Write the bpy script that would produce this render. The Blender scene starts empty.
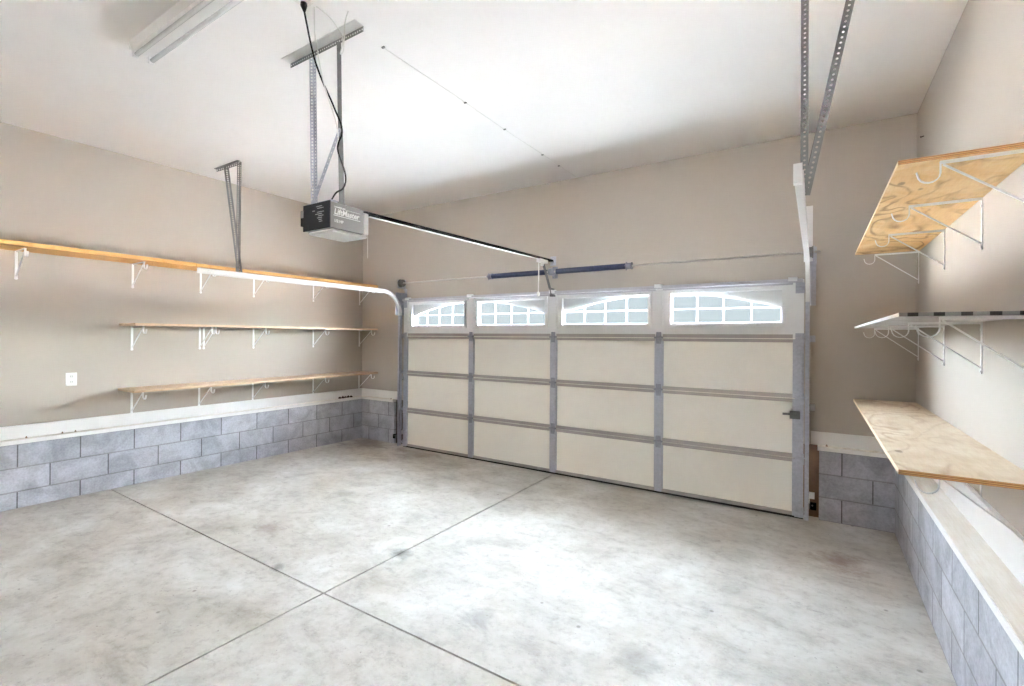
import bpy, bmesh, math, random
from mathutils import Vector, Matrix

random.seed(7)
SKY, HORIZON, SUN = 47.0, .0046, 480.0
scene = bpy.context.scene
COL = scene.collection
PI = math.pi

# ------------------------------------------------------------------ materials
def new_mat(name):
    m = bpy.data.materials.new(name); m.use_nodes = True
    nt = m.node_tree; nt.nodes.clear()
    out = nt.nodes.new('ShaderNodeOutputMaterial')
    b = nt.nodes.new('ShaderNodeBsdfPrincipled')
    nt.links.new(b.outputs[0], out.inputs[0])
    return m, nt, b

def N(nt, t, **kw):
    n = nt.nodes.new(t)
    for k, v in kw.items(): setattr(n, k, v)
    return n

def coords(nt, scale=(1, 1, 1), loc=(0, 0, 0), rot=(0, 0, 0)):
    tc = N(nt, 'ShaderNodeTexCoord'); mp = N(nt, 'ShaderNodeMapping')
    mp.inputs['Scale'].default_value = scale
    mp.inputs['Location'].default_value = loc
    mp.inputs['Rotation'].default_value = rot
    nt.links.new(tc.outputs['Object'], mp.inputs[0])
    return mp.outputs[0]

def noise(nt, vec, scale, detail=4, rough=.55, dist=0):
    n = N(nt, 'ShaderNodeTexNoise')
    n.inputs['Scale'].default_value = scale; n.inputs['Detail'].default_value = detail
    n.inputs['Roughness'].default_value = rough; n.inputs['Distortion'].default_value = dist
    nt.links.new(vec, n.inputs['Vector'])
    return n.outputs['Fac']

def ramp(nt, fac, stops):
    r = N(nt, 'ShaderNodeValToRGB')
    e = r.color_ramp.elements
    while len(e) < len(stops): e.new(.5)
    for el, (p, c) in zip(e, stops):
        el.position = p; el.color = (c[0], c[1], c[2], 1) if not isinstance(c, (int, float)) else (c, c, c, 1)
    nt.links.new(fac, r.inputs[0])
    return r.outputs[0]

def mix(nt, fac, a, b, mode='MIX'):
    m = N(nt, 'ShaderNodeMix', data_type='RGBA', blend_type=mode)
    for sock, v in ((m.inputs[0], fac), (m.inputs[6], a), (m.inputs[7], b)):
        if isinstance(v, (int, float)): sock.default_value = v
        elif isinstance(v, tuple): sock.default_value = (*v[:3], 1)
        else: nt.links.new(v, sock)
    return m.outputs[2]

def math_n(nt, op, a, b=None):
    m = N(nt, 'ShaderNodeMath', operation=op)
    for i, v in enumerate((a, b)):
        if v is None: continue
        if isinstance(v, (int, float)): m.inputs[i].default_value = v
        else: nt.links.new(v, m.inputs[i])
    return m.outputs[0]

def bump(nt, b, h, strength=.2, dist=.01):
    n = N(nt, 'ShaderNodeBump'); n.inputs['Strength'].default_value = strength
    n.inputs['Distance'].default_value = dist
    nt.links.new(h, n.inputs['Height']); nt.links.new(n.outputs[0], b.inputs['Normal'])

def s2l(*c):
    f = lambda v: v / 12.92 if v <= .04045 else ((v + .055) / 1.055) ** 2.4
    return tuple(f(v / 255) for v in c)

def plain(name, col, rough=.5, metal=0, var=.06, scale=9, bmp=0):
    m, nt, b = new_mat(name)
    v = coords(nt); f = noise(nt, v, scale)
    lo = tuple(c * (1 - var) for c in col); hi = tuple(min(1, c * (1 + var)) for c in col)
    nt.links.new(ramp(nt, f, [(.3, lo), (.7, hi)]), b.inputs['Base Color'])
    b.inputs['Roughness'].default_value = rough; b.inputs['Metallic'].default_value = metal
    if bmp: bump(nt, b, noise(nt, v, 220, 2), bmp, .002)
    return m

M = {}
M['paint'] = plain('taupe wall paint', s2l(181, 171, 159), .75, var=.012, scale=1.5)
M['ceil'] = plain('white ceiling paint', s2l(246, 243, 241), .85, var=.01, scale=2)
M['white'] = plain('white trim paint', s2l(238, 235, 231), .5, var=.02, scale=6)
M['white_metal'] = plain('white coated steel', s2l(240, 239, 238), .35, var=.01)
M['hinge'] = plain('grey zinc hinge', s2l(146, 147, 156), .5, metal=.5, var=.15, scale=40)
M['strut'] = plain('matte zinc coated steel', s2l(186, 184, 190), .75, var=.05, scale=30)
M['galv'] = plain('galvanised steel', s2l(184, 186, 196), .5, metal=.4, var=.1, scale=40)
M['galv_dark'] = plain('dull galvanised steel', s2l(118, 117, 116), .55, metal=.5, var=.15, scale=40)
M['panel'] = plain('cream vinyl door backer', s2l(252, 249, 240), .6, var=.012, scale=3)
M['rail'] = plain('grey painted door rail', s2l(170, 163, 159), .6, var=.04, scale=12)
M['door_white'] = plain('white door steel', s2l(232, 232, 232), .45, var=.01)
M['black'] = plain('black plastic', s2l(14, 13, 13), .9, var=.1)
M['black'].node_tree.nodes['Principled BSDF'].inputs['Specular IOR Level'].default_value = .12
M['rubber'] = plain('black rubber', s2l(38, 37, 36), .8, var=.1)
M['grey_case'] = plain('grey painted case', s2l(128, 126, 122), .45, var=.02)
M['print'] = plain('white print', s2l(235, 235, 232), .6, var=.01)
M['label'] = plain('grey label paper', s2l(130, 128, 124), .6, var=.3, scale=120)
M['spring'] = plain('dark blue spring steel', s2l(50, 56, 80), .5, metal=.25, var=.2, scale=30)
M['shaft'] = plain('bright steel shaft', s2l(196, 190, 184), .45, metal=.2, var=.05)
M['track_white'] = plain('dusty white coated track', s2l(222, 220, 217), .5, var=.02)
M['cone'] = plain('cast grey cone', s2l(120, 118, 128), .5, metal=.4, var=.15, scale=30)
M['wire_white'] = plain('white wire', s2l(225, 223, 218), .5, var=.02)
M['jamb'] = plain('brown bare wood', s2l(134, 106, 84), .75, var=.3, scale=5)
M['jamb_dark'] = plain('dark weathered wood', s2l(96, 90, 84), .75, var=.25, scale=6)
M['debris'] = plain('dark brown scrap', s2l(70, 52, 44), .9, var=.3, scale=60)
M['tube'] = plain('fluorescent tube glass', s2l(246, 246, 246), .2, var=.005)
M['socket'] = plain('dark socket slots', s2l(150, 147, 147), .6)

# lamp cover: milky plastic
m, nt, b = new_mat('milky lamp cover'); b.inputs['Base Color'].default_value = (*s2l(240, 238, 232), 1)
b.inputs['Roughness'].default_value = .35; b.inputs['Transmission Weight'].default_value = .25
nt.links.new(mix(nt, noise(nt, coords(nt), 5), s2l(242, 239, 232), s2l(236, 236, 234)), b.inputs['Base Color'])
M['lens'] = m

# glass pane: clear, slightly reflective
m = bpy.data.materials.new('window glass'); m.use_nodes = True; nt = m.node_tree; nt.nodes.clear()
out = N(nt, 'ShaderNodeOutputMaterial'); tr = N(nt, 'ShaderNodeBsdfTransparent'); gl = N(nt, 'ShaderNodeBsdfGlossy')
tr.inputs[0].default_value = (.95, .955, .96, 1); gl.inputs['Roughness'].default_value = .02
fr = N(nt, 'ShaderNodeLayerWeight'); fr.inputs[0].default_value = .5
refl = math_n(nt, 'ADD', math_n(nt, 'MULTIPLY', math_n(nt, 'POWER', fr.outputs['Facing'], 5.0), .9), .035)
ms = N(nt, 'ShaderNodeMixShader')
nt.links.new(refl, ms.inputs[0]); nt.links.new(tr.outputs[0], ms.inputs[1]); nt.links.new(gl.outputs[0], ms.inputs[2])
nt.links.new(ms.outputs[0], out.inputs[0]); M['glass'] = m

# concrete floor
m, nt, b = new_mat('stained garage concrete'); v = coords(nt)
n1 = noise(nt, v, .9, 6, .6, .6); n2 = noise(nt, coords(nt, (1, 1.5, 1), rot=(0, 0, .5)), 2.6, 10, .72, .35)
base = mix(nt, ramp(nt, n1, [(.35, 0.0), (.65, 1.0)]), s2l(184, 178, 168), s2l(212, 209, 204))
st = ramp(nt, n2, [(.30, s2l(196, 190, 184)), (.48, s2l(238, 236, 233)), (.62, s2l(255, 255, 255))])
base = mix(nt, .85, base, st, 'MULTIPLY')
n5 = noise(nt, coords(nt, (1, 1, 1), (2, 4, 0)), 14, 8, .75)
base = mix(nt, .6, base, ramp(nt, n5, [(.32, s2l(206, 202, 198)), (.5, s2l(255, 255, 255))]), 'MULTIPLY')
n3 = noise(nt, coords(nt, (1, 1, 1), (3, 7, 0)), 1.7, 9, .75, .6)
base = mix(nt, ramp(nt, n3, [(.58, 0.0), (.70, .38)]), base, s2l(166, 154, 140))
vo = N(nt, 'ShaderNodeTexVoronoi'); vo.inputs['Scale'].default_value = 3.1; nt.links.new(v, vo.inputs['Vector'])
base = mix(nt, ramp(nt, vo.outputs['Distance'], [(.0, .7), (.03, .5), (.045, 0.0)]), base, s2l(90, 82, 76))
n6 = noise(nt, coords(nt, (1.0, 2.6, 1), (9, 1, 0), (0, 0, .35)), 4.2, 7, .7, .5)
base = mix(nt, ramp(nt, n6, [(.60, 0.0), (.70, .42)]), base, s2l(128, 120, 112))
base = mix(nt, ramp(nt, noise(nt, coords(nt, (1, 1, 1), (1, 1, 5)), 46, 2, .5), [(.70, 0.0), (.74, .5)]), base, s2l(110, 102, 96))
# oil spots and rust marks
def spot(cx, cy, r, col, amt):
    global base
    g = N(nt, 'ShaderNodeVectorMath', operation='DISTANCE'); nt.links.new(v, g.inputs[0]); g.inputs[1].default_value = (cx, cy, 0)
    d = math_n(nt, 'ADD', g.outputs['Value'], math_n(nt, 'MULTIPLY', math_n(nt, 'SUBTRACT', n2, .5), r * 2.2))
    base = mix(nt, ramp(nt, math_n(nt, 'DIVIDE', d, r), [(.25, amt), (1.0, 0.0)]), base, s2l(*col))
spot(-2.56, 2.52, .10, (70, 68, 66), .7)
spot(-3.75, 2.2, .16, (120, 84, 74), .35)
spot(-3.1, 1.9, .06, (80, 74, 70), .5)
spot(.15, 4.15, .22, (120, 80, 48), .6)
spot(-4.6, 4.7, .45, (110, 88, 72), .5)
spot(-5.6, 4.8, .5, (96, 80, 68), .55)
spot(-1.6, 2.2, .12, (110, 104, 98), .4)
spot(-.75, 2.35, .14, (112, 106, 100), .4)
nt.links.new(base, b.inputs['Base Color'])
nt.links.new(ramp(nt, n2, [(.3, .5), (.7, .66)]), b.inputs['Roughness'])
bump(nt, b, n2, .08, .01)
M['concrete'] = m

def block_mat(name, axis, u0, row=.2045, width=.43):
    """concrete masonry units laid in running bond; axis = the wall's horizontal axis"""
    m, nt, b = new_mat(name)
    tc = N(nt, 'ShaderNodeTexCoord'); sp = N(nt, 'ShaderNodeSeparateXYZ'); cb = N(nt, 'ShaderNodeCombineXYZ')
    nt.links.new(tc.outputs['Object'], sp.inputs[0])
    nt.links.new(math_n(nt, 'SUBTRACT', sp.outputs[axis], u0), cb.inputs[0]); zo = math_n(nt, 'ADD', sp.outputs[2], row * 3 - .613); nt.links.new(zo, cb.inputs[1])
    br = N(nt, 'ShaderNodeTexBrick'); nt.links.new(cb.outputs[0], br.inputs['Vector'])
    br.offset = .5; br.offset_frequency = 2; br.squash = 1
    br.inputs['Scale'].default_value = 1; br.inputs['Brick Width'].default_value = width; br.inputs['Row Height'].default_value = row
    br.inputs['Mortar Size'].default_value = .0055; br.inputs['Mortar Smooth'].default_value = .3; br.inputs['Bias'].default_value = 0
    br.inputs['Color1'].default_value = (*s2l(206, 206, 212), 1); br.inputs['Color2'].default_value = (*s2l(190, 190, 197), 1)
    br.inputs['Mortar'].default_value = (*s2l(120, 118, 120), 1)
    zf = math_n(nt, 'FRACT', math_n(nt, 'DIVIDE', zo, row))
    bed = math_n(nt, 'GREATER_THAN', math_n(nt, 'ABSOLUTE', math_n(nt, 'SUBTRACT', zf, .5)), .472)
    joint = mix(nt, bed, br.outputs['Color'], s2l(168, 166, 168))
    v = tc.outputs['Object']
    n1 = noise(nt, v, 3.5, 7, .65, .8); n2 = noise(nt, v, 60, 3, .6)
    c = mix(nt, .55, joint, ramp(nt, n1, [(.34, s2l(168, 166, 168)), (.6, s2l(255, 255, 255))]), 'MULTIPLY')
    c = mix(nt, .45, c, ramp(nt, n2, [(.3, s2l(200, 200, 202)), (.6, s2l(255, 255, 255))]), 'MULTIPLY')
    c = mix(nt, ramp(nt, noise(nt, v, 2.2, 6, .7, .6), [(.56, 0.0), (.70, .4)]), c, s2l(146, 141, 138))      # scuffs
    nt.links.new(c, b.inputs['Base Color']); b.inputs['Roughness'].default_value = .9
    h = math_n(nt, 'SUBTRACT', math_n(nt, 'MULTIPLY', n2, .25), br.outputs['Fac'])
    bump(nt, b, h, .5, .008)
    return m
M['block_left'] = block_mat('grey concrete block left', 1, .336 + .2165, row=.2115)
M['block_right'] = block_mat('grey concrete block right', 1, 2.19 - .44 * 10 + .22, width=.44)
M['block_back'] = block_mat('grey concrete block back', 0, .2 - .43 * 20 + .215)

def ply_mat(name, a, bcol, dark, stretch=(1.2, 5, 5), strength=.5, knots=True, rough=.6):
    m, nt, b = new_mat(name)
    v = coords(nt, stretch); n0 = noise(nt, v, 1.1, 5, .6, 2.2)
    n4 = noise(nt, coords(nt, stretch, (5, 2, 1)), .8, 3, .5, .8)
    ring = math_n(nt, 'ABSOLUTE', math_n(nt, 'SUBTRACT', math_n(nt, 'FRACT', math_n(nt, 'MULTIPLY', n4, 9.0)), .5))
    patch = ramp(nt, noise(nt, coords(nt, stretch, (1, 8, 3)), 1.4, 4, .6), [(.36, 0.0), (.56, 1.0)])
    c = mix(nt, ramp(nt, n0, [(.3, 0.0), (.7, 1.0)]), a, bcol)
    c = mix(nt, math_n(nt, 'MULTIPLY', ramp(nt, ring, [(.0, strength), (.22, 0.0)]), patch), c, dark)
    if knots:
        vo = N(nt, 'ShaderNodeTexVoronoi'); vo.inputs['Scale'].default_value = 2.6
        nt.links.new(coords(nt, (2.2, 1, 1)), vo.inputs['Vector'])
        c = mix(nt, ramp(nt, vo.outputs['Distance'], [(.0, .85), (.07, .5), (.1, 0.0)]), c, tuple(x * .45 for x in dark))
    c = mix(nt, .25, c, ramp(nt, noise(nt, coords(nt, (40, 2.5, 40)), 3, 3), [(.3, (.7, .62, .5)), (.6, (1, 1, 1))]), 'MULTIPLY')
    nt.links.new(c, b.inputs['Base Color']); b.inputs['Roughness'].default_value = rough
    return m
M['ply_gold'] = ply_mat('golden plywood', s2l(228, 184, 120), s2l(244, 216, 168), s2l(150, 98, 54), (2.2, 1.3, 3), .8)
M['ply_pale'] = ply_mat('pale plywood', s2l(214, 190, 160), s2l(232, 218, 198), s2l(176, 140, 104), (2.2, 1.3, 3), .6)
M['pine'] = ply_mat('orange pine board', s2l(214, 158, 88), s2l(226, 178, 112), s2l(178, 116, 58), (6, .8, 6), .35, False)
M['pine_pale'] = ply_mat('pale pine board', s2l(212, 182, 152), s2l(224, 200, 174), s2l(176, 136, 106), (6, .8, 6), .35, False)
M['sill'] = ply_mat('whitewashed sill top', s2l(226, 217, 204), s2l(240, 235, 227), s2l(206, 190, 170), (2, .7, 2), .3, False)
M['grey_board'] = ply_mat('grey washed board', s2l(196, 192, 190), s2l(214, 211, 210), s2l(160, 154, 152), (3, 1.2, 3), .3, False)
def edge_mat(name, a, bcol, freq):
    m, nt, b = new_mat(name)
    w = N(nt, 'ShaderNodeTexWave', wave_type='BANDS', bands_direction='Z'); w.inputs['Scale'].default_value = freq
    w.inputs['Distortion'].default_value = .6; nt.links.new(coords(nt), w.inputs['Vector'])
    nt.links.new(mix(nt, w.outputs['Fac'], a, bcol), b.inputs['Base Color']); b.inputs['Roughness'].default_value = .7
    return m
M['ply_edge'] = edge_mat('plywood edge layers', s2l(140, 92, 50), s2l(196, 148, 92), 45)
M['ply_edge_pale'] = edge_mat('pale plywood edge', s2l(232, 206, 168), s2l(244, 226, 196), 45)
# grey board edge with black printed bars
m, nt, b = new_mat('grey edge with black bars')
sp = N(nt, 'ShaderNodeSeparateXYZ'); nt.links.new(coords(nt), sp.inputs[0])
fr = math_n(nt, 'FRACT', math_n(nt, 'DIVIDE', math_n(nt, 'ADD', sp.outputs[0], 10.012), .078))
nt.links.new(mix(nt, math_n(nt, 'LESS_THAN', fr, .42), s2l(150, 148, 146), s2l(48, 46, 46)), b.inputs['Base Color'])
M['bar_edge'] = m
M['siding'] = plain('pale blue siding', s2l(170, 192, 196), .8, var=.01)
M['roof'] = plain('grey roof shingles', s2l(96, 98, 104), .9, var=.1, scale=30)
M['drive'] = plain('light concrete driveway', s2l(214, 214, 214), .9, var=.04, scale=2)
M['dark_frame'] = plain('dark window shutter', s2l(92, 88, 96), .7)
M['blue_pane'] = plain('pale blue window pane', s2l(150, 178, 196), .3)

# ------------------------------------------------------------------ mesh building
class MB:
    def __init__(s): s.bm = bmesh.new(); s.smooth = set()
    def hexa(s, P, mi=0):
        vs = [s.bm.verts.new(p) for p in P]
        for q in ((0, 3, 2, 1), (4, 5, 6, 7), (0, 1, 5, 4), (1, 2, 6, 5), (2, 3, 7, 6), (3, 0, 4, 7)):
            f = s.bm.faces.new([vs[i] for i in q]); f.material_index = mi
        return s
    def box(s, x0, x1, y0, y1, z0, z1, mi=0):
        x0, x1 = min(x0, x1), max(x0, x1); y0, y1 = min(y0, y1), max(y0, y1); z0, z1 = min(z0, z1), max(z0, z1)
        return s.hexa([(x0, y0, z0), (x1, y0, z0), (x1, y1, z0), (x0, y1, z0), (x0, y0, z1), (x1, y0, z1), (x1, y1, z1), (x0, y1, z1)], mi)
    def bar(s, p, q, w, h, side=(1, 0, 0), mi=0):
        """rectangular bar p->q, width w along side, height h across"""
        p, q = Vector(p), Vector(q); d = (q - p).normalized(); a = Vector(side); a = (a - d * a.dot(d)).normalized(); c = d.cross(a)
        a *= w / 2; c *= h / 2
        return s.hexa([p - a - c, p + a - c, p + a + c, p - a + c, q - a - c, q + a - c, q + a + c, q - a + c], mi)
    def tube(s, pts, r, n=8, cap=True, mi=0):
        pts = [Vector(p) for p in pts]; rings = []; ref = None
        for i, p in enumerate(pts):
            t = (pts[min(i + 1, len(pts) - 1)] - pts[max(i - 1, 0)]).normalized()
            if ref is None: ref = t.orthogonal().normalized()
            ref = (ref - t * ref.dot(t)).normalized(); b2 = t.cross(ref)
            rr = r[i] if isinstance(r, (list, tuple)) else r
            rings.append([s.bm.verts.new(p + (ref * math.cos(2 * PI * k / n) + b2 * math.sin(2 * PI * k / n)) * rr) for k in range(n)])
        for a, b2 in zip(rings, rings[1:]):
            for k in range(n):
                f = s.bm.faces.new([a[k], a[(k + 1) % n], b2[(k + 1) % n], b2[k]]); f.smooth = True; f.material_index = mi
        if cap:
            for rg in (list(reversed(rings[0])), rings[-1]):
                f = s.bm.faces.new(rg); f.material_index = mi
        return s
    def prism(s, poly, axis, a, b2, mi=0):
        """extrude a 2-D polygon along axis 0/1/2 from a to b2 (poly in the other two axes, cyclic order kept)"""
        def P(u, v, w): return {0: (w, u, v), 1: (u, w, v), 2: (u, v, w)}[axis]
        A = [s.bm.verts.new(P(u, v, a)) for u, v in poly]; B = [s.bm.verts.new(P(u, v, b2)) for u, v in poly]
        n = len(poly)
        for i in range(n): s.bm.faces.new([A[i], A[(i + 1) % n], B[(i + 1) % n], B[i]]).material_index = mi
        s.bm.faces.new(A).material_index = mi; s.bm.faces.new(list(reversed(B))).material_index = mi
        return s
    def perf_plate(s, p, q, side, w, pitch=.035, hole=.0115, th=.002):
        """flat steel strip p->q with a row of round holes"""
        p, q = Vector(p), Vector(q); L = (q - p).length; d = (q - p) / L
        a = Vector(side); a = (a - d * a.dot(d)).normalized(); nrm = d.cross(a)
        n = max(1, int(L / pitch)); pt = L / n
        def grid(off):
            V = {}
            for k in range(n):
                c = p + d * (k + .5) * pt + a * (w / 2) + nrm * off
                O = []; I = []
                for j in range(8):
                    t = 2 * PI * (j + .5) / 8; cx, cy = math.cos(t), math.sin(t)
                    I.append(s.bm.verts.new(c + d * cx * hole + a * cy * hole))
                    if abs(cx) > abs(cy): O.append(s.bm.verts.new(c + d * math.copysign(pt / 2, cx) + a * cy * w / 2))
                    else: O.append(s.bm.verts.new(c + d * cx * pt / 2 + a * math.copysign(w / 2, cy)))
                # pull the two outer points at each corner to the corner
                V[k] = (O, I, c)
            return V
        for off in (-th / 2, th / 2):
            V = grid(off)
            for k, (O, I, c) in V.items():
                corner = [s.bm.verts.new(c + d * sx * pt / 2 + a * sy * w / 2) for sx, sy in ((1, 1), (-1, 1), (-1, -1), (1, -1))]
                for j in range(8):
                    j2 = (j + 1) % 8
                    if j % 2 == 0: s.bm.faces.new([O[j], corner[j // 2], O[j2], I[j2], I[j]])
                    else: s.bm.faces.new([O[j], O[j2], I[j2], I[j]])
        return s
    def perf_angle(s, p, q, s1, s2, w=.032, **kw):
        s.perf_plate(p, q, s1, w, **kw); s.perf_plate(p, q, s2, w, **kw); return s
    def sweep(s, prof, path, mi=0):
        """open profile (x, n) swept along a path of (y, z) points"""
        rings = []
        for i, (y, z) in enumerate(path):
            a = path[max(i - 1, 0)]; b2 = path[min(i + 1, len(path) - 1)]
            t = Vector((b2[0] - a[0], b2[1] - a[1])).normalized(); nn = Vector((-t.y, t.x))
            rings.append([s.bm.verts.new((px, y + nn.x * pn, z + nn.y * pn)) for px, pn in prof])
        m = len(prof)
        for a, b2 in zip(rings, rings[1:]):
            for k in range(m):
                s.bm.faces.new([a[k], a[(k + 1) % m], b2[(k + 1) % m], b2[k]]).material_index = mi
        s.bm.faces.new(rings[0]); s.bm.faces.new(list(reversed(rings[-1])))
        return s

def root_loc(o):
    v = Vector((0, 0, 0))
    while o is not None: v = v + o.location; o = o.parent
    return v

def link_mesh(name, mb, mats, parent=None, origin=None, bevel=0):
    bm = mb.bm
    bmesh.ops.recalc_face_normals(bm, faces=bm.faces)
    off = root_loc(parent) if parent is not None else Vector(origin or (0, 0, 0))
    bmesh.ops.translate(bm, verts=bm.verts, vec=-off)
    me = bpy.data.meshes.new(name); bm.to_mesh(me); bm.free()
    for x in (mats if isinstance(mats, (list, tuple)) else [mats]): me.materials.append(M[x] if isinstance(x, str) else x)
    o = bpy.data.objects.new(name, me); COL.objects.link(o)
    if parent is not None: o.parent = parent
    else: o.location = off
    if bevel:
        md = o.modifiers.new('bevel', 'BEVEL'); md.width = bevel; md.segments = 2; md.limit_method = 'ANGLE'
    return o

def part(name, mb, mats, parent, bevel=0, label=None):
    o = link_mesh(name, mb, mats, parent, bevel=bevel)
    if label: o['label'] = label
    return o

def struct(name, mb, mats, origin=None):
    o = link_mesh(name, mb, mats, None, origin); o['kind'] = 'structure'; return o

def tag(o, label, cat, group=None):
    o['label'] = label; o['category'] = cat
    if group: o['group'] = group
    return o

def thing(name, label, cat, loc, group=None, rz=0):
    o = bpy.data.objects.new(name, None); COL.objects.link(o); o.empty_display_size = .1
    o.location = loc; o.rotation_euler = (0, 0, rz)
    return tag(o, label, cat, group)

def single(name, mb, mats, label, cat, origin, group=None, bevel=0):
    return tag(link_mesh(name, mb, mats, None, origin, bevel), label, cat, group)

def dup(root, loc, rz, label, group=None):
    r = root.copy(); COL.objects.link(r); r.location = loc; r.rotation_euler = (0, 0, rz); r['label'] = label
    if group: r['group'] = group
    for ch in list(root.children):
        c = ch.copy(); COL.objects.link(c); c.parent = r
        for g in list(ch.children):
            d = g.copy(); COL.objects.link(d); d.parent = c
    return r

def text_mb(txt, size, mat_w, depth=.001, shear=0):
    cu = bpy.data.curves.new('t', 'FONT'); cu.body = txt; cu.size = size; cu.extrude = depth; cu.shear = shear; cu.resolution_u = 2; cu.offset = size * .022
    to = bpy.data.objects.new('t', cu); me = bpy.data.meshes.new_from_object(to)
    mb = MB(); mb.bm.from_mesh(me); bmesh.ops.transform(mb.bm, matrix=mat_w, verts=mb.bm.verts)
    bpy.data.objects.remove(to); bpy.data.curves.remove(cu); bpy.data.meshes.remove(me)
    return mb

# ------------------------------------------------------------------ dimensions (metres; camera 1.6 m above the origin)
XL, XR, YW, ZC, YF = -6.07, .70, 5.08, 3.467, -2.2
XLB, XRB, YB = -5.98, .56, 5.01        # faces of the block foundation walls
YD = 4.936                              # inner face of the garage door
DX0, DX1, DZ = -5.005, -.084, 2.132

# ------------------------------------------------------------------ room shell
g = .006
JX, JY = -2.565, 1.862
fl = MB()
for xa, xb in ((XL - .2, JX - g), (JX + g, XR + .2)):
    for ya, yb in ((YF - .2, JY - g), (JY + g, YW + .2)):
        fz = [(max(0, (-2.6 - x)) / 3.45 * max(0, 4.9 - y) * .0115) for x, y in ((xa, ya), (xb, ya), (xb, yb), (xa, yb))]
        fl.hexa([(xa, ya, -.05), (xb, ya, -.05), (xb, yb, -.05), (xa, yb, -.05), (xa, ya, fz[0]), (xb, ya, fz[1]), (xb, yb, fz[2]), (xa, yb, fz[3])])
fl.box(XL - .2, XR + .2, YF - .2, YW + .2, -.2, -.05)
struct('floor', fl, 'concrete')
struct('ceiling', MB().box(XL - .2, XR + .2, YF - .2, YW + .2, ZC, ZC + .2), 'ceil')
struct('wall_left', MB().box(XL - .2, XL, YF - .2, YW + .2, 0, ZC), 'paint')
struct('wall_right', MB().box(XR, XR + .2, YF - .2, YW + .2, 0, ZC), 'paint')
OX0, OX1, OZ = -4.95, -.14, 2.115
struct('wall_back', MB().box(XL, OX0, YW, YW + .09, 0, ZC).box(OX1, XR, YW, YW + .09, 0, ZC).box(OX0, OX1, YW, YW + .02, OZ, 2.42).box(OX0, OX1, YW, YW + .09, 2.42, ZC), 'paint')
FX0, FX1, FZ0, FZ1 = -3.15, -2.3, 1.4, 1.9     # unseen opening behind the camera, added to let in fill light
struct('wall_front', MB().box(XL, FX0, YF - .2, YF, 0, ZC).box(FX1, XR, YF - .2, YF, 0, ZC).box(FX0, FX1, YF - .2, YF, FZ1, ZC).box(FX0, FX1, YF - .2, YF, 0, FZ0), 'paint')
struct('front_sky_blocker', MB().box(-9, 3, YF - 8, YF - .2, 2.2, 2.35), 'white')      # unseen slab, added to keep sky light out of the front opening
# foundation of grey block, standing proud of the framed walls
struct('wall_lower_left', MB().box(XL, XLB, YF, YB, 0, .613), 'block_left')
struct('wall_lower_right', MB().box(XRB, XR, YF, YB, 0, .613), 'block_right')
struct('wall_lower_back', MB().box(XL, -5.27, YB, YW, 0, .613).box(.034, XR, YB, YW, 0, .613), 'block_back')
# white sills on top of the block and white boards on the wall above them
def sill(name, mb): struct(name, mb, ['white', 'sill'])
def sillbox(mb, x0, x1, y0, y1):
    mb.box(x0, x1, y0, y1, .613, .648); mb.box(x0 + .004, x1 - .004, y0 + .004, y1 - .004, .648, .652, 1); return mb
sill('trim_1', sillbox(MB(), XL, XLB + .012, YF, YB - .012))
sill('trim_2', sillbox(MB(), XRB - .012, XR, YF, YB - .012))
sill('trim_3', sillbox(MB(), XL, -5.29, YB - .012, YW))
sill('trim_4', sillbox(MB(), .022, XR, YB - .012, YW))
struct('baseboard_left', MB().box(XL, XL + .02, YF, YW, .652, .768), 'white')
struct('baseboard_right', MB().box(XR - .02, XR, YF, YW, .652, .822), 'white')
struct('baseboard_back_left', MB().box(XL + .02, -5.19, YW - .02, YW, .645, .768), 'white')
struct('baseboard_back_right', MB().box(-.03, XR - .02, YW - .02, YW, .652, .768), 'white')
# wooden jambs round the door opening
struct('trim_5', MB().box(OX1 + .03, .034, YW - .012, YW, 0, .645), 'jamb')
struct('trim_6', MB().box(-5.27, OX0 - .03, YW - .03, YW, 0, .645), 'jamb_dark')
struct('trim_7', MB().box(OX0 - .03, OX0 + .02, 4.985, YW + .002, 0, 2.13).box(OX1 - .02, OX1 + .03, 4.985, YW + .002, 0, 2.13)
       .box(OX0 + .02, OX1 - .02, 4.985, YW, 2.09, 2.13), 'rubber')

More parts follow.
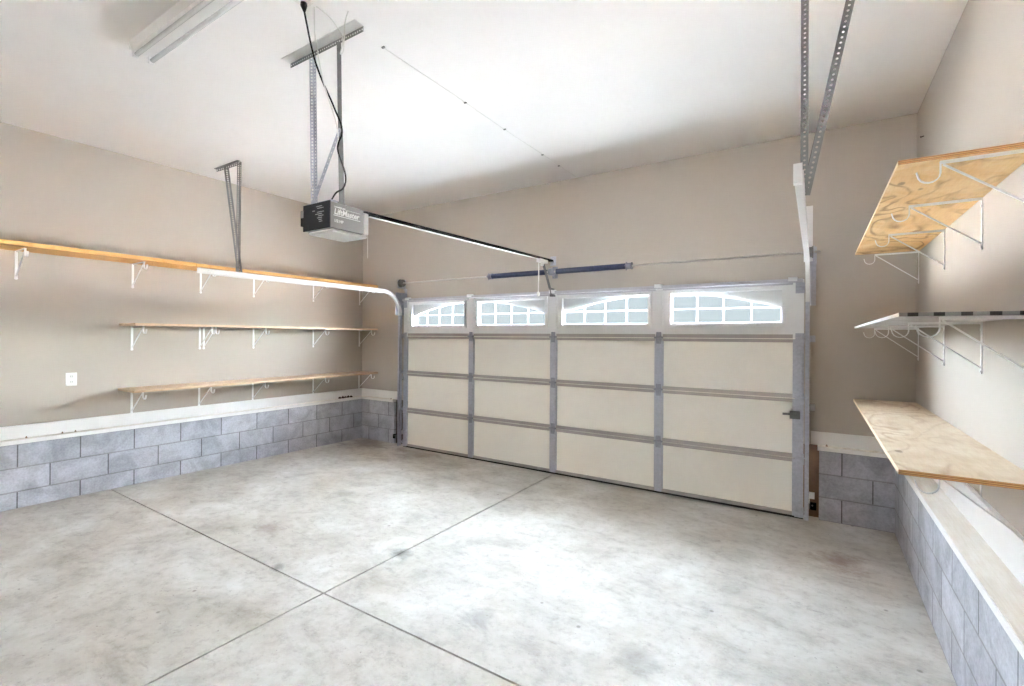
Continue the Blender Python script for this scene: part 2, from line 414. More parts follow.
# ------------------------------------------------------------------ garage door
gd = thing('garage_door', 'wide cream sectional garage door with a row of arched windows along its top', 'garage door', ((DX0 + DX1) / 2, YD, 0))
NS = 4; SH = DZ / NS
STX = [-3.785, -2.578, -1.357]
WIN = [(-4.875, -3.872), (-3.711, -2.665), (-2.497, -1.439), (-1.27, -.223)]
WZ0, WZ1 = 1.712, 2.078
for k in range(NS):
    z0, z1 = k * SH + (.022 if k == 0 else .003), (k + 1) * SH - .003
    body = MB()
    if k < 3: body.box(DX0, DX1, YD + .014, YD + (.029 if k else .05), z0, z0 + .01).box(DX0, DX1, YD + .014, YD + .05, z0 + .016, z1)
    else:
        body.box(DX0, DX1, YD + .014, YD + .029, z0, z0 + .01).box(DX0, DX1, YD + .014, YD + .05, z0 + .016, WZ0 + .02); body.box(DX0, DX1, YD + .014, YD + .05, WZ1 - .02, z1)
        xs = [DX0] + [v for a, b2 in WIN for v in (a + .02, b2 - .02)] + [DX1]
        for i in range(0, len(xs), 2): body.box(xs[i], xs[i + 1], YD + .014, YD + .05, WZ0 + .02, WZ1 - .02)
    if k < 3: body.box(DX0, DX1, YD + .03, YD + .05, z1 - .002, z1 + .012)
    s = part('door_section', body, 'panel' if k < 3 else 'door_white', gd, label='white top section holding the four windows' if k == 3 else None)
    if k < 3: part('rail', MB().box(DX0 + .002, DX1 - .002, YD + .001, YD + .014, z1 - .03, z1), 'rail', s)
    if k > 0: part('rail', MB().box(DX0 + .002, DX1 - .002, YD + .001, YD + .014, z0, z0 + .036), 'rail', s)
    else: part('rail', MB().box(DX0 + .002, DX1 - .002, YD + .001, YD + .014, z0, z0 + .03), 'rail', s)
    for x in STX:
        st = MB().box(x - .036, x + .036, YD - .004, YD + .014, z0, z1)
        st.box(x - .046, x - .036, YD + .006, YD + .014, z0, z1).box(x + .036, x + .046, YD + .006, YD + .014, z0, z1)
        part('stile', st, 'galv' if k < 3 else 'door_white', s)
    for x0, x1 in ((DX0, DX0 + .075), (DX1 - .085, DX1)):
        st = MB().box(x0, x1, YD - .004, YD + .014, z0, z1)
        xe = x1 - .02 if x0 > -1 else x0 + .02
        for j in range(6):
            zz = z0 + (j + .5) * (z1 - z0) / 6
            st.tube([(xe, YD - .0065, zz), (xe, YD - .003, zz)], .005, 6)
        part('end_stile', st, 'galv' if k < 3 else 'door_white', s)
# windows: frame, arched grille and pane
def arch_z(t): return .46 + .52 * math.sin(t * PI / 2) ** .9     # share of the opening's height, t from spring to crown
for i, (xa, xb) in enumerate(WIN):
    fr = MB(); w = .032
    fr.box(xa, xb, YD - .006, YD + .05, WZ0, WZ0 + w).box(xa, xb, YD - .006, YD + .05, WZ1 - w, WZ1)
    fr.box(xa, xa + w, YD - .006, YD + .05, WZ0 + w, WZ1 - w).box(xb - w, xb, YD - .006, YD + .05, WZ0 + w, WZ1 - w)
    for t in (.06, .28, .5, .72, .94):
        for zz in (WZ0 + .008, WZ1 - .008): fr.tube([(xa + (xb - xa) * t, YD - .009, zz), (xa + (xb - xa) * t, YD - .005, zz)], .004, 6)
    f = part('window_frame', fr, 'door_white', gd)
    x0, x1, z0, z1 = xa + w, xb - w, WZ0 + w, WZ1 - w
    gy0, gy1 = YD + .036, YD + .046
    part('pane', MB().box(x0 - .004, x1 + .004, YD + .028, YD + .032, z0 - .004, z1 + .004), 'glass', f)
    gr = MB(); n = 28; left = (i % 2 == 0)
    bx0, bx1 = (x0 + .012, x1) if left else (x0, x1 - .012)
    pts = []
    for k in range(n + 1):
        t = k / n; x = bx0 + (bx1 - bx0) * t
        pts.append((x, z0 + (z1 - z0) * arch_z(t if left else 1 - t)))
    for (xA, zA), (xB, zB) in zip(pts, pts[1:]):     # solid spandrel above the arch
        gr.hexa([(xA, gy0, zA), (xB, gy0, zB), (xB, gy1, zB), (xA, gy1, zA), (xA, gy0, z1), (xB, gy0, z1), (xB, gy1, z1), (xA, gy1, z1)])
    if left: gr.box(x0, bx0, gy0, gy1, z0, z1)
    else: gr.box(bx1, x1, gy0, gy1, z0, z1)
    gr.box(bx0, bx1, gy0, gy1, z0, z0 + .01)
    mz = z0 + (z1 - z0) * .49
    gr.box(bx0, bx1, gy0, gy1, mz - .0065, mz + .0065)
    for k in range(1, 4):
        x = bx0 + (bx1 - bx0) * k / 4; t = k / 4
        gr.box(x - .007, x + .007, gy0, gy1, z0, z0 + (z1 - z0) * arch_z(t if left else 1 - t))
    xe = bx1 if left else bx0
    gr.box(xe - .009 if left else xe, xe if left else xe + .009, gy0, gy1, z0, z1)
    part('grille', gr, 'door_white', f)
# hinges on the joints
for k in range(1, NS):
    zj = k * SH
    for x in STX:
        h = MB().prism([(x - .03, zj + .012), (x + .03, zj + .012), (x + .024, zj + .06), (x - .024, zj + .06)], 1, YD - .009, YD - .004)
        h.prism([(x - .024, zj - .06), (x + .024, zj - .06), (x + .03, zj - .004), (x - .03, zj - .004)], 1, YD - .009, YD - .004)
        h.tube([(x - .045, YD - .013, zj + .004), (x + .045, YD - .013, zj + .004)], .009, 8)
        for dx in (-.014, .014):
            for dz in (-.038, .038): h.tube([(x + dx, YD - .013, zj + dz), (x + dx, YD - .008, zj + dz)], .006, 6)
        part('hinge', h, 'hinge', gd)
def roller(xs, zc, sgn):
    h = MB(); xo = xs + sgn * .045
    h.box(xs - .035, xs + .035, YD - .009, YD - .004, zc - .045, zc + .05)
    h.prism([(YD - .012, zc - .012), (YD - .006, zc - .03), (YD - .006, zc + .045), (YD - .03, zc + .03), (YD - .03, zc + .008)], 0, xs + sgn * .026, xs + sgn * .029)
    h.tube([(xs - sgn * .03, YD - .022, zc + .015), (xs + sgn * .066, YD - .022, zc + .015)], .005, 6)
    h.tube([(xs + sgn * .05, YD - .022, zc + .015), (xs + sgn * .068, YD - .022, zc + .015)], .021, 12)
    part('roller_hinge', h, 'galv', gd)
for k in range(NS + 1):
    zc = (.06, SH, 2 * SH, 3 * SH, 2.05)[k]
    roller(DX0 + .03, zc, -1); roller(DX1 - .03, zc, 1)
# reinforcing strut across the top, with brackets
su = MB().box(DX0 + .01, DX1 - .01, YD - .002, YD + .014, 2.086, DZ).box(DX0 + .01, DX1 - .01, YD - .05, YD - .002, 2.128, 2.132)
su.box(DX0 + .01, DX1 - .01, YD - .05, YD - .046, 2.104, 2.128).box(DX0 + .01, DX1 - .01, YD - .05, YD - .002, 2.1, 2.104)
part('strut', su, 'strut', gd)
for x in (-4.9, -3.785, -2.578, -1.357, -.17): part('strut_clip', MB().box(x - .035, x + .035, YD - .056, YD - .002, 2.13, 2.146).box(x - .035, x + .035, YD - .056, YD - .05, 2.11, 2.146), 'door_white', gd)
part('bottom_seal', MB().box(DX0, DX1, YD + .002, YD + .05, .002, .022), 'rubber', gd)
part('slide_lock', MB().box(-.19, -.11, YD - .014, YD - .004, .885, .955).bar((-.245, YD - .016, .925), (-.115, YD - .016, .925), .014, .018, (0, 1, 0)), 'galv_dark', gd)

# ------------------------------------------------------------------ tracks
def track(xc, sgn, dz, label):
    """sgn = side on which the wall is (-1 left, +1 right)"""
    t = thing('garage_door_track', label, 'garage door track', (xc, YD - .02, 0))
    R = .33; zt = 2.225 + dz; yc = YD - .022
    ch = [(x, n) for x, n in ((-.018, -.026), (.014, -.026), (.014, .026), (-.018, .026), (-.018, .022), (.010, .022), (.010, -.022), (-.018, -.022))]
    prof = [(xc + sgn * x, n) for x, n in ch]
    part('vertical_track', MB().sweep(prof, [(yc, .012), (yc, 1.0), (yc, zt - R)]), 'galv', t)
    arc = [(yc - R + R * math.cos(a * PI / 2 / 10), zt - R + R * math.sin(a * PI / 2 / 10)) for a in range(0, 11)]
    part('horizontal_track', MB().sweep(prof, arc + [(3.5, zt), (2.24, zt)]), 'track_white', t)
    xo = xc + sgn * .016
    if sgn > 0: part('mounting_plate', MB().box(-.092, -.022, YW - .03, YW - .004, 2.30, 2.80).box(-.092, -.086, YW - .05, YW - .03, 2.30, 2.80), 'white_metal', t)
    else: part('track_angle', MB().box(xo, xo + sgn * .003, 2.4, 4.6, zt - .03, zt + .024).box(xo, xo + sgn * .034, 2.4, 4.6, zt + .024, zt + .027), 'track_white', t)
    if sgn > 0: part('end_plate', MB().box(xc - .022, xc + .010, 2.22, 2.26, zt - .028, zt + .05), 'white_metal', t)
    part('flag_bracket', MB().box(xo, xo + sgn * .045, YW - .016, YW - .012, 1.9, zt + .07).box(xo, xo + sgn * .004, yc - .07, YW - .012, 1.9, zt + .0), 'galv', t)
    for z in (.195, .985, 1.6): part('jamb_bracket', MB().box(xo, xo + sgn * .004, yc - .02, YW - .035, z - .03, z + .03).box(xo, xo + sgn * .042, YW - .04, YW - .035, z - .03, z + .03), 'white_metal' if z < 1.2 else 'galv', t)
    return t
track(-5.064, -1, .0, 'garage door track curving up at the left side of the door')
track(-.056, 1, .03, 'garage door track at the right side of the door, seen nearly end-on')

# ------------------------------------------------------------------ torsion spring assembly
ZS, YS = 2.372, 4.985
ts = thing('torsion_spring_assembly', 'steel torsion shaft with two dark blue springs on the wall above the garage door', 'torsion spring', (-2.63, YW, ZS))
part('shaft', MB().tube([(-5.17, YS, ZS), (.035, YS, ZS)], .0105, 10), 'shaft', ts)
def spring(xa, xb):
    mb = MB(); n = int((xb - xa) / .009); path = []; rr = []
    for i in range(n * 2 + 1):
        path.append((xa + (xb - xa) * i / (n * 2), YS, ZS)); rr.append(.033 if i % 2 else .029)
    return mb.tube(path, rr, 14)
part('spring', spring(-3.50, -2.70), 'spring', ts); part('spring', spring(-2.57, -1.72), 'spring', ts)
for xa, xb in ((-3.55, -3.49), (-1.73, -1.66)):
    c = MB().tube([(xa, YS, ZS), (xa + .012, YS, ZS), (xa + .02, YS, ZS), (xb - .02, YS, ZS), (xb, YS, ZS)], [.03, .04, .034, .034, .04], 14)
    for a in range(4): c.tube([(xa + .005, YS + .03 * math.cos(a * PI / 2), ZS + .03 * math.sin(a * PI / 2)), (xa + .005, YS + .046 * math.cos(a * PI / 2), ZS + .046 * math.sin(a * PI / 2))], .006, 6)
    part('winding_cone', c, 'cone', ts)
cb = MB().prism([(YW - .002, ZS - .06), (YW - .002, ZS + .06), (YS - .03, ZS + .03), (YS - .03, ZS - .03)], 0, -2.642, -2.632)
cb.box(-2.67, -2.60, YW - .006, YW, ZS - .07, ZS + .07).tube([(-2.665, YS, ZS), (-2.60, YS, ZS)], .043, 12)
part('center_bracket', cb, 'hinge', ts)
for xd, s in ((-5.105, -1), (-.045, 1)):
    part('cable_drum', MB().tube([(xd - .03, YS, ZS), (xd - .022, YS, ZS), (xd - .02, YS, ZS), (xd + .018, YS, ZS), (xd + .02, YS, ZS), (xd + .028, YS, ZS)], [.058, .058, .045, .045, .054, .054], 14), 'galv_dark', ts)
    part('bearing_plate', MB().box(xd + s * .034 - .003, xd + s * .034 + .003, YS - .05, YW, ZS - .075, ZS + .05).box(xd + s * .034 - .02, xd + s * .034 + .02, YW - .005, YW, ZS - .1, ZS + .06), 'galv', ts)

# ------------------------------------------------------------------ door opener
BX0, BX1, BY0, BY1, BZ0, BZ1 = -2.905, -2.63, 1.93, 2.205, 2.298, 2.466
op = thing('garage_door_opener', 'grey and black ceiling mounted garage door opener with long rail to the door', 'garage door opener', ((BX0 + BX1) / 2, (BY0 + BY1) / 2, BZ0))
part('motor_housing', MB().box(BX0, BX1, BY0 + .008, BY1, BZ0, BZ1), 'grey_case', op, bevel=.006)
rp = MB().box(BX0 - .002, BX1 + .001, BY0, BY0 + .008, BZ0 - .002, BZ1 + .003).box(BX0 - .024, BX0 - .002, BY0 - .004, BY0 + .01, BZ0 + .035, BZ1 - .03)
rp.tube([(BX0 + .05, BY0 - .004, BZ0 + .03), (BX0 + .05, BY0, BZ0 + .03)], .006, 8)
rear = part('rear_panel', rp, 'black', op, label='black rear panel with small pale labels')
lb = MB().box(BX0 - .018, BX0 + .008, BY0 - .006, BY0 - .004, BZ0 + .09, BZ1 - .032)
part('sticker', lb, 'label', rear)
lines = MB()
for r, (a, b2) in enumerate(((.14, .20), (.15, .215), (.10, .125), (.15, .22), (.13, .2), (.16, .215), (.15, .2), (.165, .2), (.17, .205))):
    z = BZ1 - .022 - r * .0125
    lines.box(BX0 + a, BX0 + b2, BY0 - .0012, BY0, z - .0022, z + .0022)
part('printed_lines', lines, 'label', rear)
lens = MB().box(BX0 + .012, BX1 - .012, BY0 + .03, BY1 + .045, BZ0 - .022, BZ0 - .0005).box(BX0 + .004, BX1 + .002, BY1 + .0005, BY1 + .045, BZ0 - .0005, BZ1 - .016)
part('lamp_cover', lens, 'lens', op, bevel=.012)
part('top_flange', MB().box(BX0 + .02, BX1 + .004, BY0 + .01, BY0 + .06, BZ1, BZ1 + .010), 'galv', op)
# lettering on the grey side
def side_text(t, size, y, z, sx=1.0, shear=0):
    mw = Matrix(((0, 0, 1, BX1 + .0005), (sx, 0, 0, y), (0, 1, 0, z), (0, 0, 0, 1)))
    return text_mb(t, size, mw, .0008, shear)
lg = part('logo', side_text('LiftMaster', .052, BY0 + .035, BZ1 - .076, .93, .15), 'print', op)
part('underline', MB().box(BX1 + .0002, BX1 + .0012, BY0 + .032, BY0 + .245, BZ1 - .087, BZ1 - .083).box(BX1 + .0002, BX1 + .0012, BY0 + .1, BY0 + .245, BZ1 - .0355, BZ1 - .0335), 'print', lg)
part('small_print', side_text('CHAMBERLAIN', .013, BY0 + .034, BZ1 - .034), 'print', lg)
part('rating', side_text('1/2 HP', .026, BY0 + .036, BZ0 + .04), 'print', op)
part('antenna_wire', MB().tube([(-2.625, BY1 + .03, BZ0 - .005), (-2.624, BY1 + .032, BZ0 - .16)], .0022, 5), 'wire_white', op)
# rail to the header
RA, RB = Vector((-2.765, BY0 + .06, 2.482)), Vector((-2.662, YW - .03, 2.512))
part('rail', MB().bar(RA, RB, .035, .026, (1, 0, 0)), 'black', op)
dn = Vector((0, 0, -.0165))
part('flange_glint', MB().bar(RA.lerp(RB, .12) + dn, RA.lerp(RB, .93) + dn, .018, .005, (1, 0, 0)), 'track_white', op)  # pale strip: window light on the rail's lower flange, put in as colour
part('header_bracket', MB().box(-2.70, -2.625, YW - .004, YW, 2.46, 2.57).prism([(YW - .004, 2.48), (YW - .004, 2.54), (YW - .06, 2.53), (YW - .06, 2.495)], 0, -2.672, -2.668).prism([(YW - .004, 2.48), (YW - .004, 2.54), (YW - .06, 2.53), (YW - .06, 2.495)], 0, -2.652, -2.648), 'galv', op)
TP = RA.lerp(RB, .925)
tr = part('trolley', MB().box(TP.x - .026, TP.x + .026, TP.y - .09, TP.y + .09, TP.z - .05, TP.z - .013).box(TP.x - .012, TP.x + .012, TP.y - .02, TP.y + .02, TP.z - .085, TP.z - .05), 'wire_white', op)
A1 = Vector((TP.x + .012, TP.y + .01, TP.z - .07)); A2 = Vector((-2.60, YD - .055, 2.165)); A3 = Vector((-2.575, YD - .03, 2.13))
arm = MB().bar(A1, A2, .03, .006, (1, 0, 0)).bar(A2, (-2.545, YD - .055, 2.150), .02, .02, (0, 0, 1))
arm.bar(A2, (-2.578, YD - .06, 2.08), .012, .012, (1, 0, 0)); arm.box(-2.6, -2.555, YD - .06, YD - .004, 2.07, 2.095)
part('door_arm', arm, 'galv_dark', op)
cx, cy = TP.x - .03, TP.y - .03
part('release_cord', MB().tube([(cx, cy, TP.z - .045), (cx, cy, TP.z - .2), (cx - .004, cy, TP.z - .395)], .006, 6).tube([(cx - .004, cy, TP.z - .385), (cx - .004, cy, TP.z - .40), (cx - .004, cy, TP.z - .43), (cx - .004, cy, TP.z - .44)], [.008, .017, .017, .01], 8), 'wire_white', op)

# ------------------------------------------------------------------ hangers of perforated angle
oh = thing('opener_hanger', 'perforated steel hanger carrying the opener from a white angle screwed to the ceiling', 'hanger', (-2.67, 1.92, ZC))
hx0, hx1 = -3.04, -2.30
part('ceiling_flange', MB().box(hx0 - .01, hx1, 1.85, 1.915, ZC - .004, ZC), 'white_metal', oh)
part('perforated_flange', MB().perf_plate((hx0, 1.915, ZC - .036), (hx1, 1.915, ZC - .036), (0, 0, 1), .032, pitch=.021, hole=.006), 'galv_dark', oh)
part('strap', MB().perf_angle((-2.815, 1.935, ZC - .02), (-2.825, 1.962, BZ1 - .01), (1, .0, 0), (-.7, -.7, 0), w=.026, pitch=.021, hole=.0062), 'galv', oh)
part('strap', MB().bar((-2.535, 1.92, ZC - .02), (-2.645, 2.03, BZ1 + .002), .026, .003, (.8, .6, 0)).perf_plate((-2.595, 1.965, 2.9), (-2.648, 2.024, BZ1 + .005), (.8, .6, 0), .03, hole=.006), 'galv_dark', oh)
part('brace', MB().perf_plate((-2.575, 1.955, 2.93), (-2.86, 1.952, BZ1 + .0), (1, 0, .3), .032, hole=.005), 'galv', oh)
part('foot', MB().box(-2.685, -2.635, 2.0, 2.06, BZ1, BZ1 + .012), 'galv_dark', oh)

th = thing('track_hanger', 'perforated steel hanger dropping from the ceiling beside the left wall to the left track', 'hanger', (-5.45, 2.715, ZC))
part('ceiling_angle', MB().perf_plate((-5.69, 2.705, ZC - .032), (-5.22, 2.725, ZC - .032), (0, 0, 1), .03).box(-5.70, -5.21, 2.68, 2.712, ZC - .004, ZC), 'galv_dark', th)
part('strap', MB().perf_angle((-5.245, 2.728, ZC - .01), (-5.094, 2.645, 2.25), (1, 0, 0), (0, -1, 0), w=.03, pitch=.024, hole=.0075), 'galv_dark', th)
part('strap', MB().perf_plate((-5.53, 2.70, ZC - .01), (-5.10, 2.632, 2.25), (.45, .89, 0), .05, pitch=.026, hole=.009), 'galv_dark', th)
rh = thing('track_hanger', 'perforated steel hanger of two converging straps holding up the right track', 'hanger', (-.04, 2.55, ZC))
part('strap', MB().perf_angle((-.062, 2.55, ZC), (-.060, 2.55, 2.256), (1, 0, 0), (0, 1, 0), w=.030, pitch=.0215, hole=.0052), 'galv_dark', rh)
part('strap', MB().perf_angle((.180, 2.556, ZC), (-.056, 2.556, 2.262), (1, 0, 0), (0, 1, 0), w=.034, pitch=.0225, hole=.0056), 'galv_dark', rh)
part('bolt', MB().tube([(-.052, 2.53, 2.285), (-.052, 2.57, 2.285)], .009, 6), 'galv', rh)

# ------------------------------------------------------------------ wires
def smooth_path(pts, n=8):
    P = [Vector(p) for p in pts]; out = []
    for i in range(len(P) - 1):
        p0, p1, p2, p3 = P[max(i - 1, 0)], P[i], P[i + 1], P[min(i + 2, len(P) - 1)]
        for k in range(n):
            t = k / n
            out.append(.5 * ((2 * p1) + (p2 - p0) * t + (2 * p0 - 5 * p1 + 4 * p2 - p3) * t * t + (3 * p1 - p0 - 3 * p2 + p3) * t ** 3))
    out.append(P[-1]); return out
pc = thing('power_cord', 'black power cord hanging from the ceiling outlet down to the opener', 'power cord', (-2.41, 1.60, ZC))
part('cord', MB().tube(smooth_path([(-2.435, 1.612, 3.43), (-2.479, 1.66, 3.39), (-2.508, 1.70, 3.334), (-2.548, 1.76, 3.26), (-2.561, 1.82, 3.169), (-2.527, 1.86, 3.054), (-2.504, 1.88, 2.982), (-2.482, 1.90, 2.91), (-2.485, 1.91, 2.853), (-2.531, 1.92, 2.81), (-2.535, 1.92, 2.761), (-2.50, 1.92, 2.685), (-2.472, 1.925, 2.612), (-2.473, 1.93, 2.558), (-2.521, 1.945, 2.526), (-2.605, 1.96, 2.518), (-2.668, 1.97, 2.478)], 5), .0055, 6), 'black', pc)
part('plug', MB().tube([(-2.42, 1.60, ZC - .009), (-2.42, 1.60, ZC - .025), (-2.437, 1.615, 3.428)], [.018, .018, .008], 10), 'black', pc)
ol = thing('electrical_outlet', 'white ceiling outlet that the black cord plugs into', 'outlet', (-2.42, 1.58, ZC))
part('cover_plate', MB().box(-2.455, -2.375, 1.52, 1.635, ZC - .008, ZC), 'white', ol, bevel=.003)
part('socket', MB().box(-2.432, -2.398, 1.53, 1.565, ZC - .010, ZC - .008), 'wire_white', ol)
single('bell_wire', MB().tube(smooth_path([(-2.39, 1.66, ZC - .004), (-2.40, 1.76, ZC - .01), (-2.44, 1.86, ZC - .03), (-2.47, 1.90, ZC - .055), (-2.50, 1.905, ZC - .11), (-2.46, 1.895, ZC - .115), (-2.42, 1.87, ZC - .06), (-2.36, 1.83, ZC - .01), (-2.27, 1.78, ZC - .004)]), .0035, 6), 'wire_white',
       'thin white wire looping over the opener hanger at the ceiling', 'wire', (-2.40, 1.8, ZC - .003))
single('control_wire', MB().tube(smooth_path([(-2.45, 1.69, 3.35), (-2.52, 1.80, 3.14), (-2.55, 1.92, 2.93), (-2.56, 1.94, 2.75)]), .0035, 6).tube([(-2.405, 1.655, ZC - .003), (-2.45, 1.69, 3.35)], .0035, 6), 'wire_white',
       'pale grey wire running beside the black cord down to the opener', 'wire', (-2.45, 1.69, ZC - .003))
cw = MB().tube([(-2.363, 2.126, ZC - .003), (-2.36, 2.8, ZC - .0015), (-2.365, 3.6, ZC - .0025), (-2.355, 4.3, ZC - .002), (-2.353, YW - .002, ZC - .003)], .0016, 5)
stp = thing('ceiling_wire', 'thin stapled wire running straight across the ceiling to the wall above the door', 'wire', (-2.36, 3.6, ZC))
part('wire', cw, 'wire_white', stp)
for y in (2.126, 2.98, 3.55, 4.25, 4.62): part('staple', MB().box(-2.372, -2.350, y - .006, y + .006, ZC - .007, ZC), 'label', stp)

# ------------------------------------------------------------------ fluorescent strip light
fx = thing('strip_light', 'white two-tube fluorescent strip light on the ceiling', 'ceiling light', (-2.5, 1.30, ZC))
FXA, FXB = -3.70, -1.28
part('channel', MB().prism([(1.225, ZC), (1.375, ZC), (1.36, 3.418), (1.24, 3.418)], 0, FXA, FXB), 'white_metal', fx)
for y in (1.258, 1.342):
    part('tube', MB().tube([(FXA + .03, y, 3.392), (FXB - .03, y, 3.392)], .0135, 12), 'tube', fx)
    for x in (FXA, FXB - .022):
        h = part('lamp_holder', MB().box(x, x + .022, y - .016, y + .016, 3.376, 3.418), 'white_metal', fx, bevel=.004)
        part('slot', MB().box(x - .001, x, y - .006, y + .006, 3.382, 3.405), 'socket', h)
part('end_cap', MB().box(FXA - .006, FXA, 1.228, 1.372, 3.42, ZC), 'white_metal', fx)

# ------------------------------------------------------------------ shelves
def board(x0, x1, y0, y1, z0, z1, face, edge, endm=None):
    """face material above and below, edge material along the long edges, endm on the ends"""
    mb = MB().box(x0, x1, y0, y1, z0, z1)
    mb.bm.normal_update(); bmesh.ops.recalc_face_normals(mb.bm, faces=mb.bm.faces)
    for f in mb.bm.faces:
        f.material_index = 0 if abs(f.normal.z) > .5 else (1 if abs(f.normal.x) > .5 else 2)
    return mb, [face, edge, endm or edge]
def shelf(label, a, mats):
    mb, mm = board(*a, *mats)
    return single('wall_shelf', mb, mm, label, 'shelf', ((a[0] + a[1]) / 2, (a[2] + a[3]) / 2, a[4]))
XS = XL + .40
# top left: two boards meeting in a slanted joint near y = 2.5
YJ = 2.40
def slant(y0, y1, j0, j1, z0, z1):
    mb = MB()
    mb.hexa([(XL, y0 if j0 is None else j0 - .12, z0), (XS, y0 if j0 is None else j0 + .1, z0), (XS, y1 if j1 is None else j1 + .1, z0), (XL, y1 if j1 is None else j1 - .12, z0),
             (XL, y0 if j0 is None else j0 - .12, z1), (XS, y0 if j0 is None else j0 + .1, z1), (XS, y1 if j1 is None else j1 + .1, z1), (XL, y1 if j1 is None else j1 - .12, z1)])
    return mb
single('wall_shelf', slant(-.6, 0, None, YJ - .01, 2.342, 2.378), 'pine', 'orange pine top shelf on the left wall, the nearer board running out of frame', 'shelf', (XL + .2, 1.0, 2.342))
single('wall_shelf', slant(0, 5.04, YJ, None, 2.340, 2.374), 'pine', 'orange pine top shelf on the left wall, the farther board behind the white track', 'shelf', (XL + .2, 3.8, 2.340))
shelf('long thin middle shelf on the left wall, between the other two shelves', (XL, XS, 1.95, 5.04, 1.686, 1.710), ('pine_pale', 'pine_pale'))
shelf('long lowest shelf on the left wall, just above the white board', (XL, XS, 1.945, 5.05, 1.016, 1.040), ('pine_pale', 'pine_pale'))
XRS = .281
shelf('golden plywood top shelf on the right wall, seen from below', (XRS, XR, 2.47, 4.94, 2.310, 2.327), ('ply_gold', 'ply_edge_pale', 'ply_edge'))
shelf('grey middle shelf on the right wall with black bars on its front end', (.279, XR, 2.41, 4.95, 1.691, 1.706), ('grey_board', 'white', 'bar_edge'))
shelf('pale plywood lowest shelf on the right wall, seen from above', (XRS, XR, 2.42, 5.06, 1.064, 1.084), ('ply_pale', 'ply_edge_pale', 'ply_edge'))

# shelf bracket, built once: origin on the wall at the underside of the shelf, arm along +X
def make_bracket(label, group, loc):
    b2 = thing('shelf_bracket', label, 'shelf bracket', (0, 0, 0), group)
    leg = MB().box(0, .004, -.010, .010, -.250, 0)
    for z in (-.246, -.04): leg.tube([(.004, 0, z), (.007, 0, z)], .006, 8)
    leg.tube([(.0, 0, -.248), (.0045, 0, -.248)], .0125, 10)
    part('wall_leg', leg, 'white_metal', b2)
    part('arm', MB().box(.004, .285, -.009, .009, -.004, 0).box(.004, .285, -.002, .002, -.012, -.004), 'white_metal', b2)
    part('brace', MB().bar((.006, 0, -.228), (.275, 0, -.014), .010, .006, (0, 1, 0)), 'white_metal', b2)
    pts = [(.283, 0, -.002), (.283, 0, -.045)]
    pts += [(.318 - .035 * math.cos(a * PI / 8), 0, -.045 - .035 * math.sin(a * PI / 8)) for a in range(1, 8)] + [(.356, 0, -.036)]
    hk = MB()
    for p, q in zip(pts, pts[1:]): hk.bar(p, (Vector(q) + (Vector(q) - Vector(p)) * .12), .014, .004, (0, 1, 0))
    part('rod_hook', hk, 'white_metal', b2)
    b2.location = loc
    return b2
near = ['nearest the camera', 'second from the camera', 'third from the camera', 'fourth from the camera', 'fifth from the camera', 'sixth from the camera, in the corner']
first = None
def bracket(x, y, z, rz, label, group):
    global first
    if first is None: first = make_bracket(label, group, (x, y, z))
    else: dup(first, (x, y, z), rz, label, group)
for k, y in enumerate((1.195, 2.062, 2.719, 3.343, 4.20, 5.02)):
    bracket(XL, y, 2.342 if k < 2 else 2.340, 0, 'white shelf bracket under the left top shelf, ' + (near[k] if k < 5 else 'last, by the back corner'), 'brackets under the left top shelf')
for y, t in ((2.06, 'nearest the camera'), (2.715, 'nearer of a close pair'), (2.757, 'farther of a close pair'), (3.344, 'just past the close pair'), (4.203, 'last but one from the corner'), (5.02, 'last, by the back corner')):
    bracket(XL, y, 1.686, 0, 'white shelf bracket under the left middle shelf, ' + t, 'brackets under the left middle shelf')
for y, t in ((2.062, near[0]), (2.712, near[1]), (3.34, near[2]), (4.207, near[3]), (5.02, 'last, by the back corner')):
    bracket(XL, y, 1.016, 0, 'white shelf bracket under the left lowest shelf, ' + t, 'brackets under the left lowest shelf')
for z, nm in ((2.310, 'golden right top shelf'), (1.691, 'grey right middle shelf'), (1.064, 'pale right lowest shelf')):
    for y, t in ((2.505, 'nearest the camera' if z > 1.2 else 'nearest, below its cut end'), (3.25, near[1]), (4.07, near[2]), (4.97, 'farthest, by the back corner')):
        bracket(XR, y, z, PI, 'white shelf bracket under the ' + nm + ', ' + t, 'brackets under the ' + nm)

# ------------------------------------------------------------------ small fittings
eo = thing('electrical_outlet', 'white double outlet plate on the left wall near the lowest shelf', 'outlet', (XL, 1.578, 1.157))
part('cover_plate', MB().box(XL, XL + .007, 1.536, 1.62, 1.095, 1.222), 'white', eo, bevel=.003)
for z in (1.185, 1.132):
    so = part('socket', MB().prism([(1.578 + .017 * math.cos(a * PI / 6), z + .017 * math.sin(a * PI / 6)) for a in range(12)], 0, XL + .007, XL + .0085), 'wire_white', eo)
    part('slots', MB().box(XL + .0085, XL + .009, 1.570, 1.573, z - .004, z + .009).box(XL + .0085, XL + .009, 1.583, 1.586, z - .004, z + .009), 'socket', so)

def photo_eye(x, s, label):
    p = thing('safety_sensor', label, 'safety sensor', (x, 4.985, .09))
    part('mount', MB().box(x - .004, x + .004, 4.96, YW - .035, .095, .145), 'galv_dark', p)
    part('housing', MB().box(x + s * .004, x + s * .05, 4.96, 5.0, .09, .15), 'black', p, bevel=.004)
    part('lens', MB().tube([(x + s * .02, 4.957, .13), (x + s * .02, 4.961, .13)], .007, 10), 'label', p)
photo_eye(-.035, 1, 'black safety sensor low beside the right track')
photo_eye(-5.195, -1, 'black safety sensor low beside the left track')

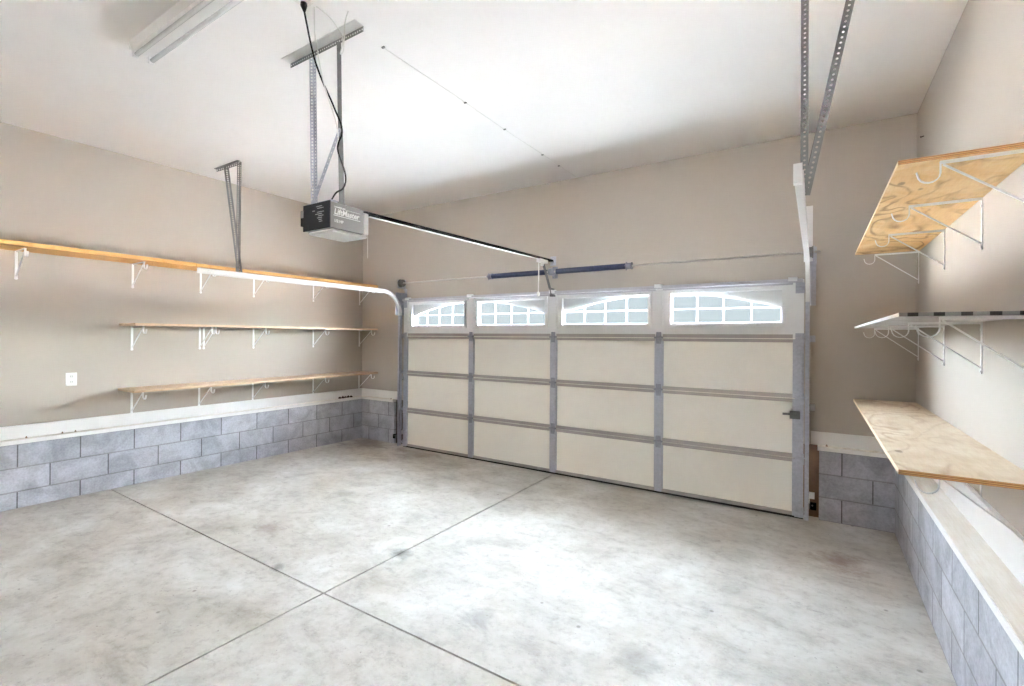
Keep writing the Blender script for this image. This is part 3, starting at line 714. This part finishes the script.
def bolt(x, y, z0, label):
    single('anchor_bolt', MB().tube([(x, y, z0), (x, y, z0 + .016)], .005, 6).tube([(x, y, z0), (x, y, z0 + .006)], .009, 6), 'jamb', label, 'bolt', (x, y, z0), 'anchor bolts along the sills')
bolt(XL + .055, 1.26, .652, 'small bolt on the left white sill, nearest the camera')
bolt(XL + .05, 1.505, .652, 'small bolt on the left white sill, middle of three under the outlet')
bolt(XL + .05, 1.60, .652, 'small bolt on the left white sill, farthest of three under the outlet')
bolt(-5.36, YW - .05, .652, 'small bolt on the back white sill by the left track')
bolt(.09, YW - .05, .652, 'small bolt on the back white sill right of the door')
sc = MB(); 
for i in range(5): sc.tube([(XL + .05 + .01 * math.sin(i * 2), 4.62 + i * .05, .652), (XL + .05, 4.63 + i * .05, .668 + .006 * (i % 2)), (XL + .055, 4.66 + i * .05, .654)], [.022, .014, .004], 7)
single('wood_scrap', sc, 'debris', 'dark brown scrap lying on the white sill in the back left corner', 'scrap', (XL + .05, 4.72, .652))
single('wall_screw', MB().tube([(XR, 4.787, 3.171), (XR - .018, 4.787, 3.167)], .004, 6).tube([(XR - .018, 4.787, 3.167), (XR - .021, 4.787, 3.166)], .008, 8), 'debris', 'small dark screw sticking out of the right wall near the ceiling corner', 'screw', (XR, 4.787, 3.171))

# ------------------------------------------------------------------ outside
struct('ground', MB().box(-40, 40, YW + .2, 60, -.25, -.03).box(-40, 40, -40, YF - .2, -.25, -.06), 'drive')

# ------------------------------------------------------------------ light
w = bpy.data.worlds.new('sky'); scene.world = w; w.use_nodes = True; nt = w.node_tree
bg = nt.nodes['Background']
# hazy bright day: pale near the horizon, far brighter higher up
tc = N(nt, 'ShaderNodeTexCoord'); sp = N(nt, 'ShaderNodeSeparateXYZ'); nt.links.new(tc.outputs['Generated'], sp.inputs[0])
side = math_n(nt, 'MULTIPLY', math_n(nt, 'MAXIMUM', sp.outputs[0], 0.0), .13)
lvl = ramp(nt, math_n(nt, 'ADD', sp.outputs[2], side), [(.082, HORIZON), (.15, 1.0)])
nt.links.new(math_n(nt, 'MULTIPLY', lvl, SKY), bg.inputs[1])
nt.links.new(mix(nt, ramp(nt, sp.outputs[2], [(.05, 0.0), (.3, 1.0)]), (.80, .93, .97), (.74, .87, 1.0)), bg.inputs[0])
sun = bpy.data.lights.new('sun', 'SUN'); sun.energy = SUN; sun.angle = .02; sun.color = (1, .975, .965)
so = bpy.data.objects.new('sun', sun); COL.objects.link(so)
so.rotation_euler = Vector((-.6, .52, -1)).to_track_quat('-Z', 'Y').to_euler()

# ------------------------------------------------------------------ camera
cd = bpy.data.cameras.new('camera'); co = bpy.data.objects.new('camera', cd); COL.objects.link(co)
yaw, pitch, roll = math.radians(32.5721), math.radians(.1417), math.radians(.4042)
r0 = Vector((math.cos(yaw), math.sin(yaw), 0)); f0 = Vector((-math.sin(yaw), math.cos(yaw), 0)); u0 = Vector((0, 0, 1))
F = f0 * math.cos(pitch) + u0 * math.sin(pitch); u1 = -f0 * math.sin(pitch) + u0 * math.cos(pitch)
R = r0 * math.cos(roll) + u1 * math.sin(roll); U = -r0 * math.sin(roll) + u1 * math.cos(roll)
co.matrix_world = Matrix(((R.x, U.x, -F.x, 0), (R.y, U.y, -F.y, 0), (R.z, U.z, -F.z, 1.6), (0, 0, 0, 1)))
cd.sensor_width = 36; cd.lens = 36 * 474.643 / 1024; cd.shift_y = (335.57 - 343) / 1024
cd.clip_start = .02; cd.clip_end = 200
scene.camera = co
scene.cycles.diffuse_bounces = 8

scene.view_settings.view_transform = 'Standard'; scene.view_settings.look = 'None'
scene.view_settings.gamma = 1; scene.view_settings.use_curve_mapping = False
scene.view_settings.exposure = 2.08
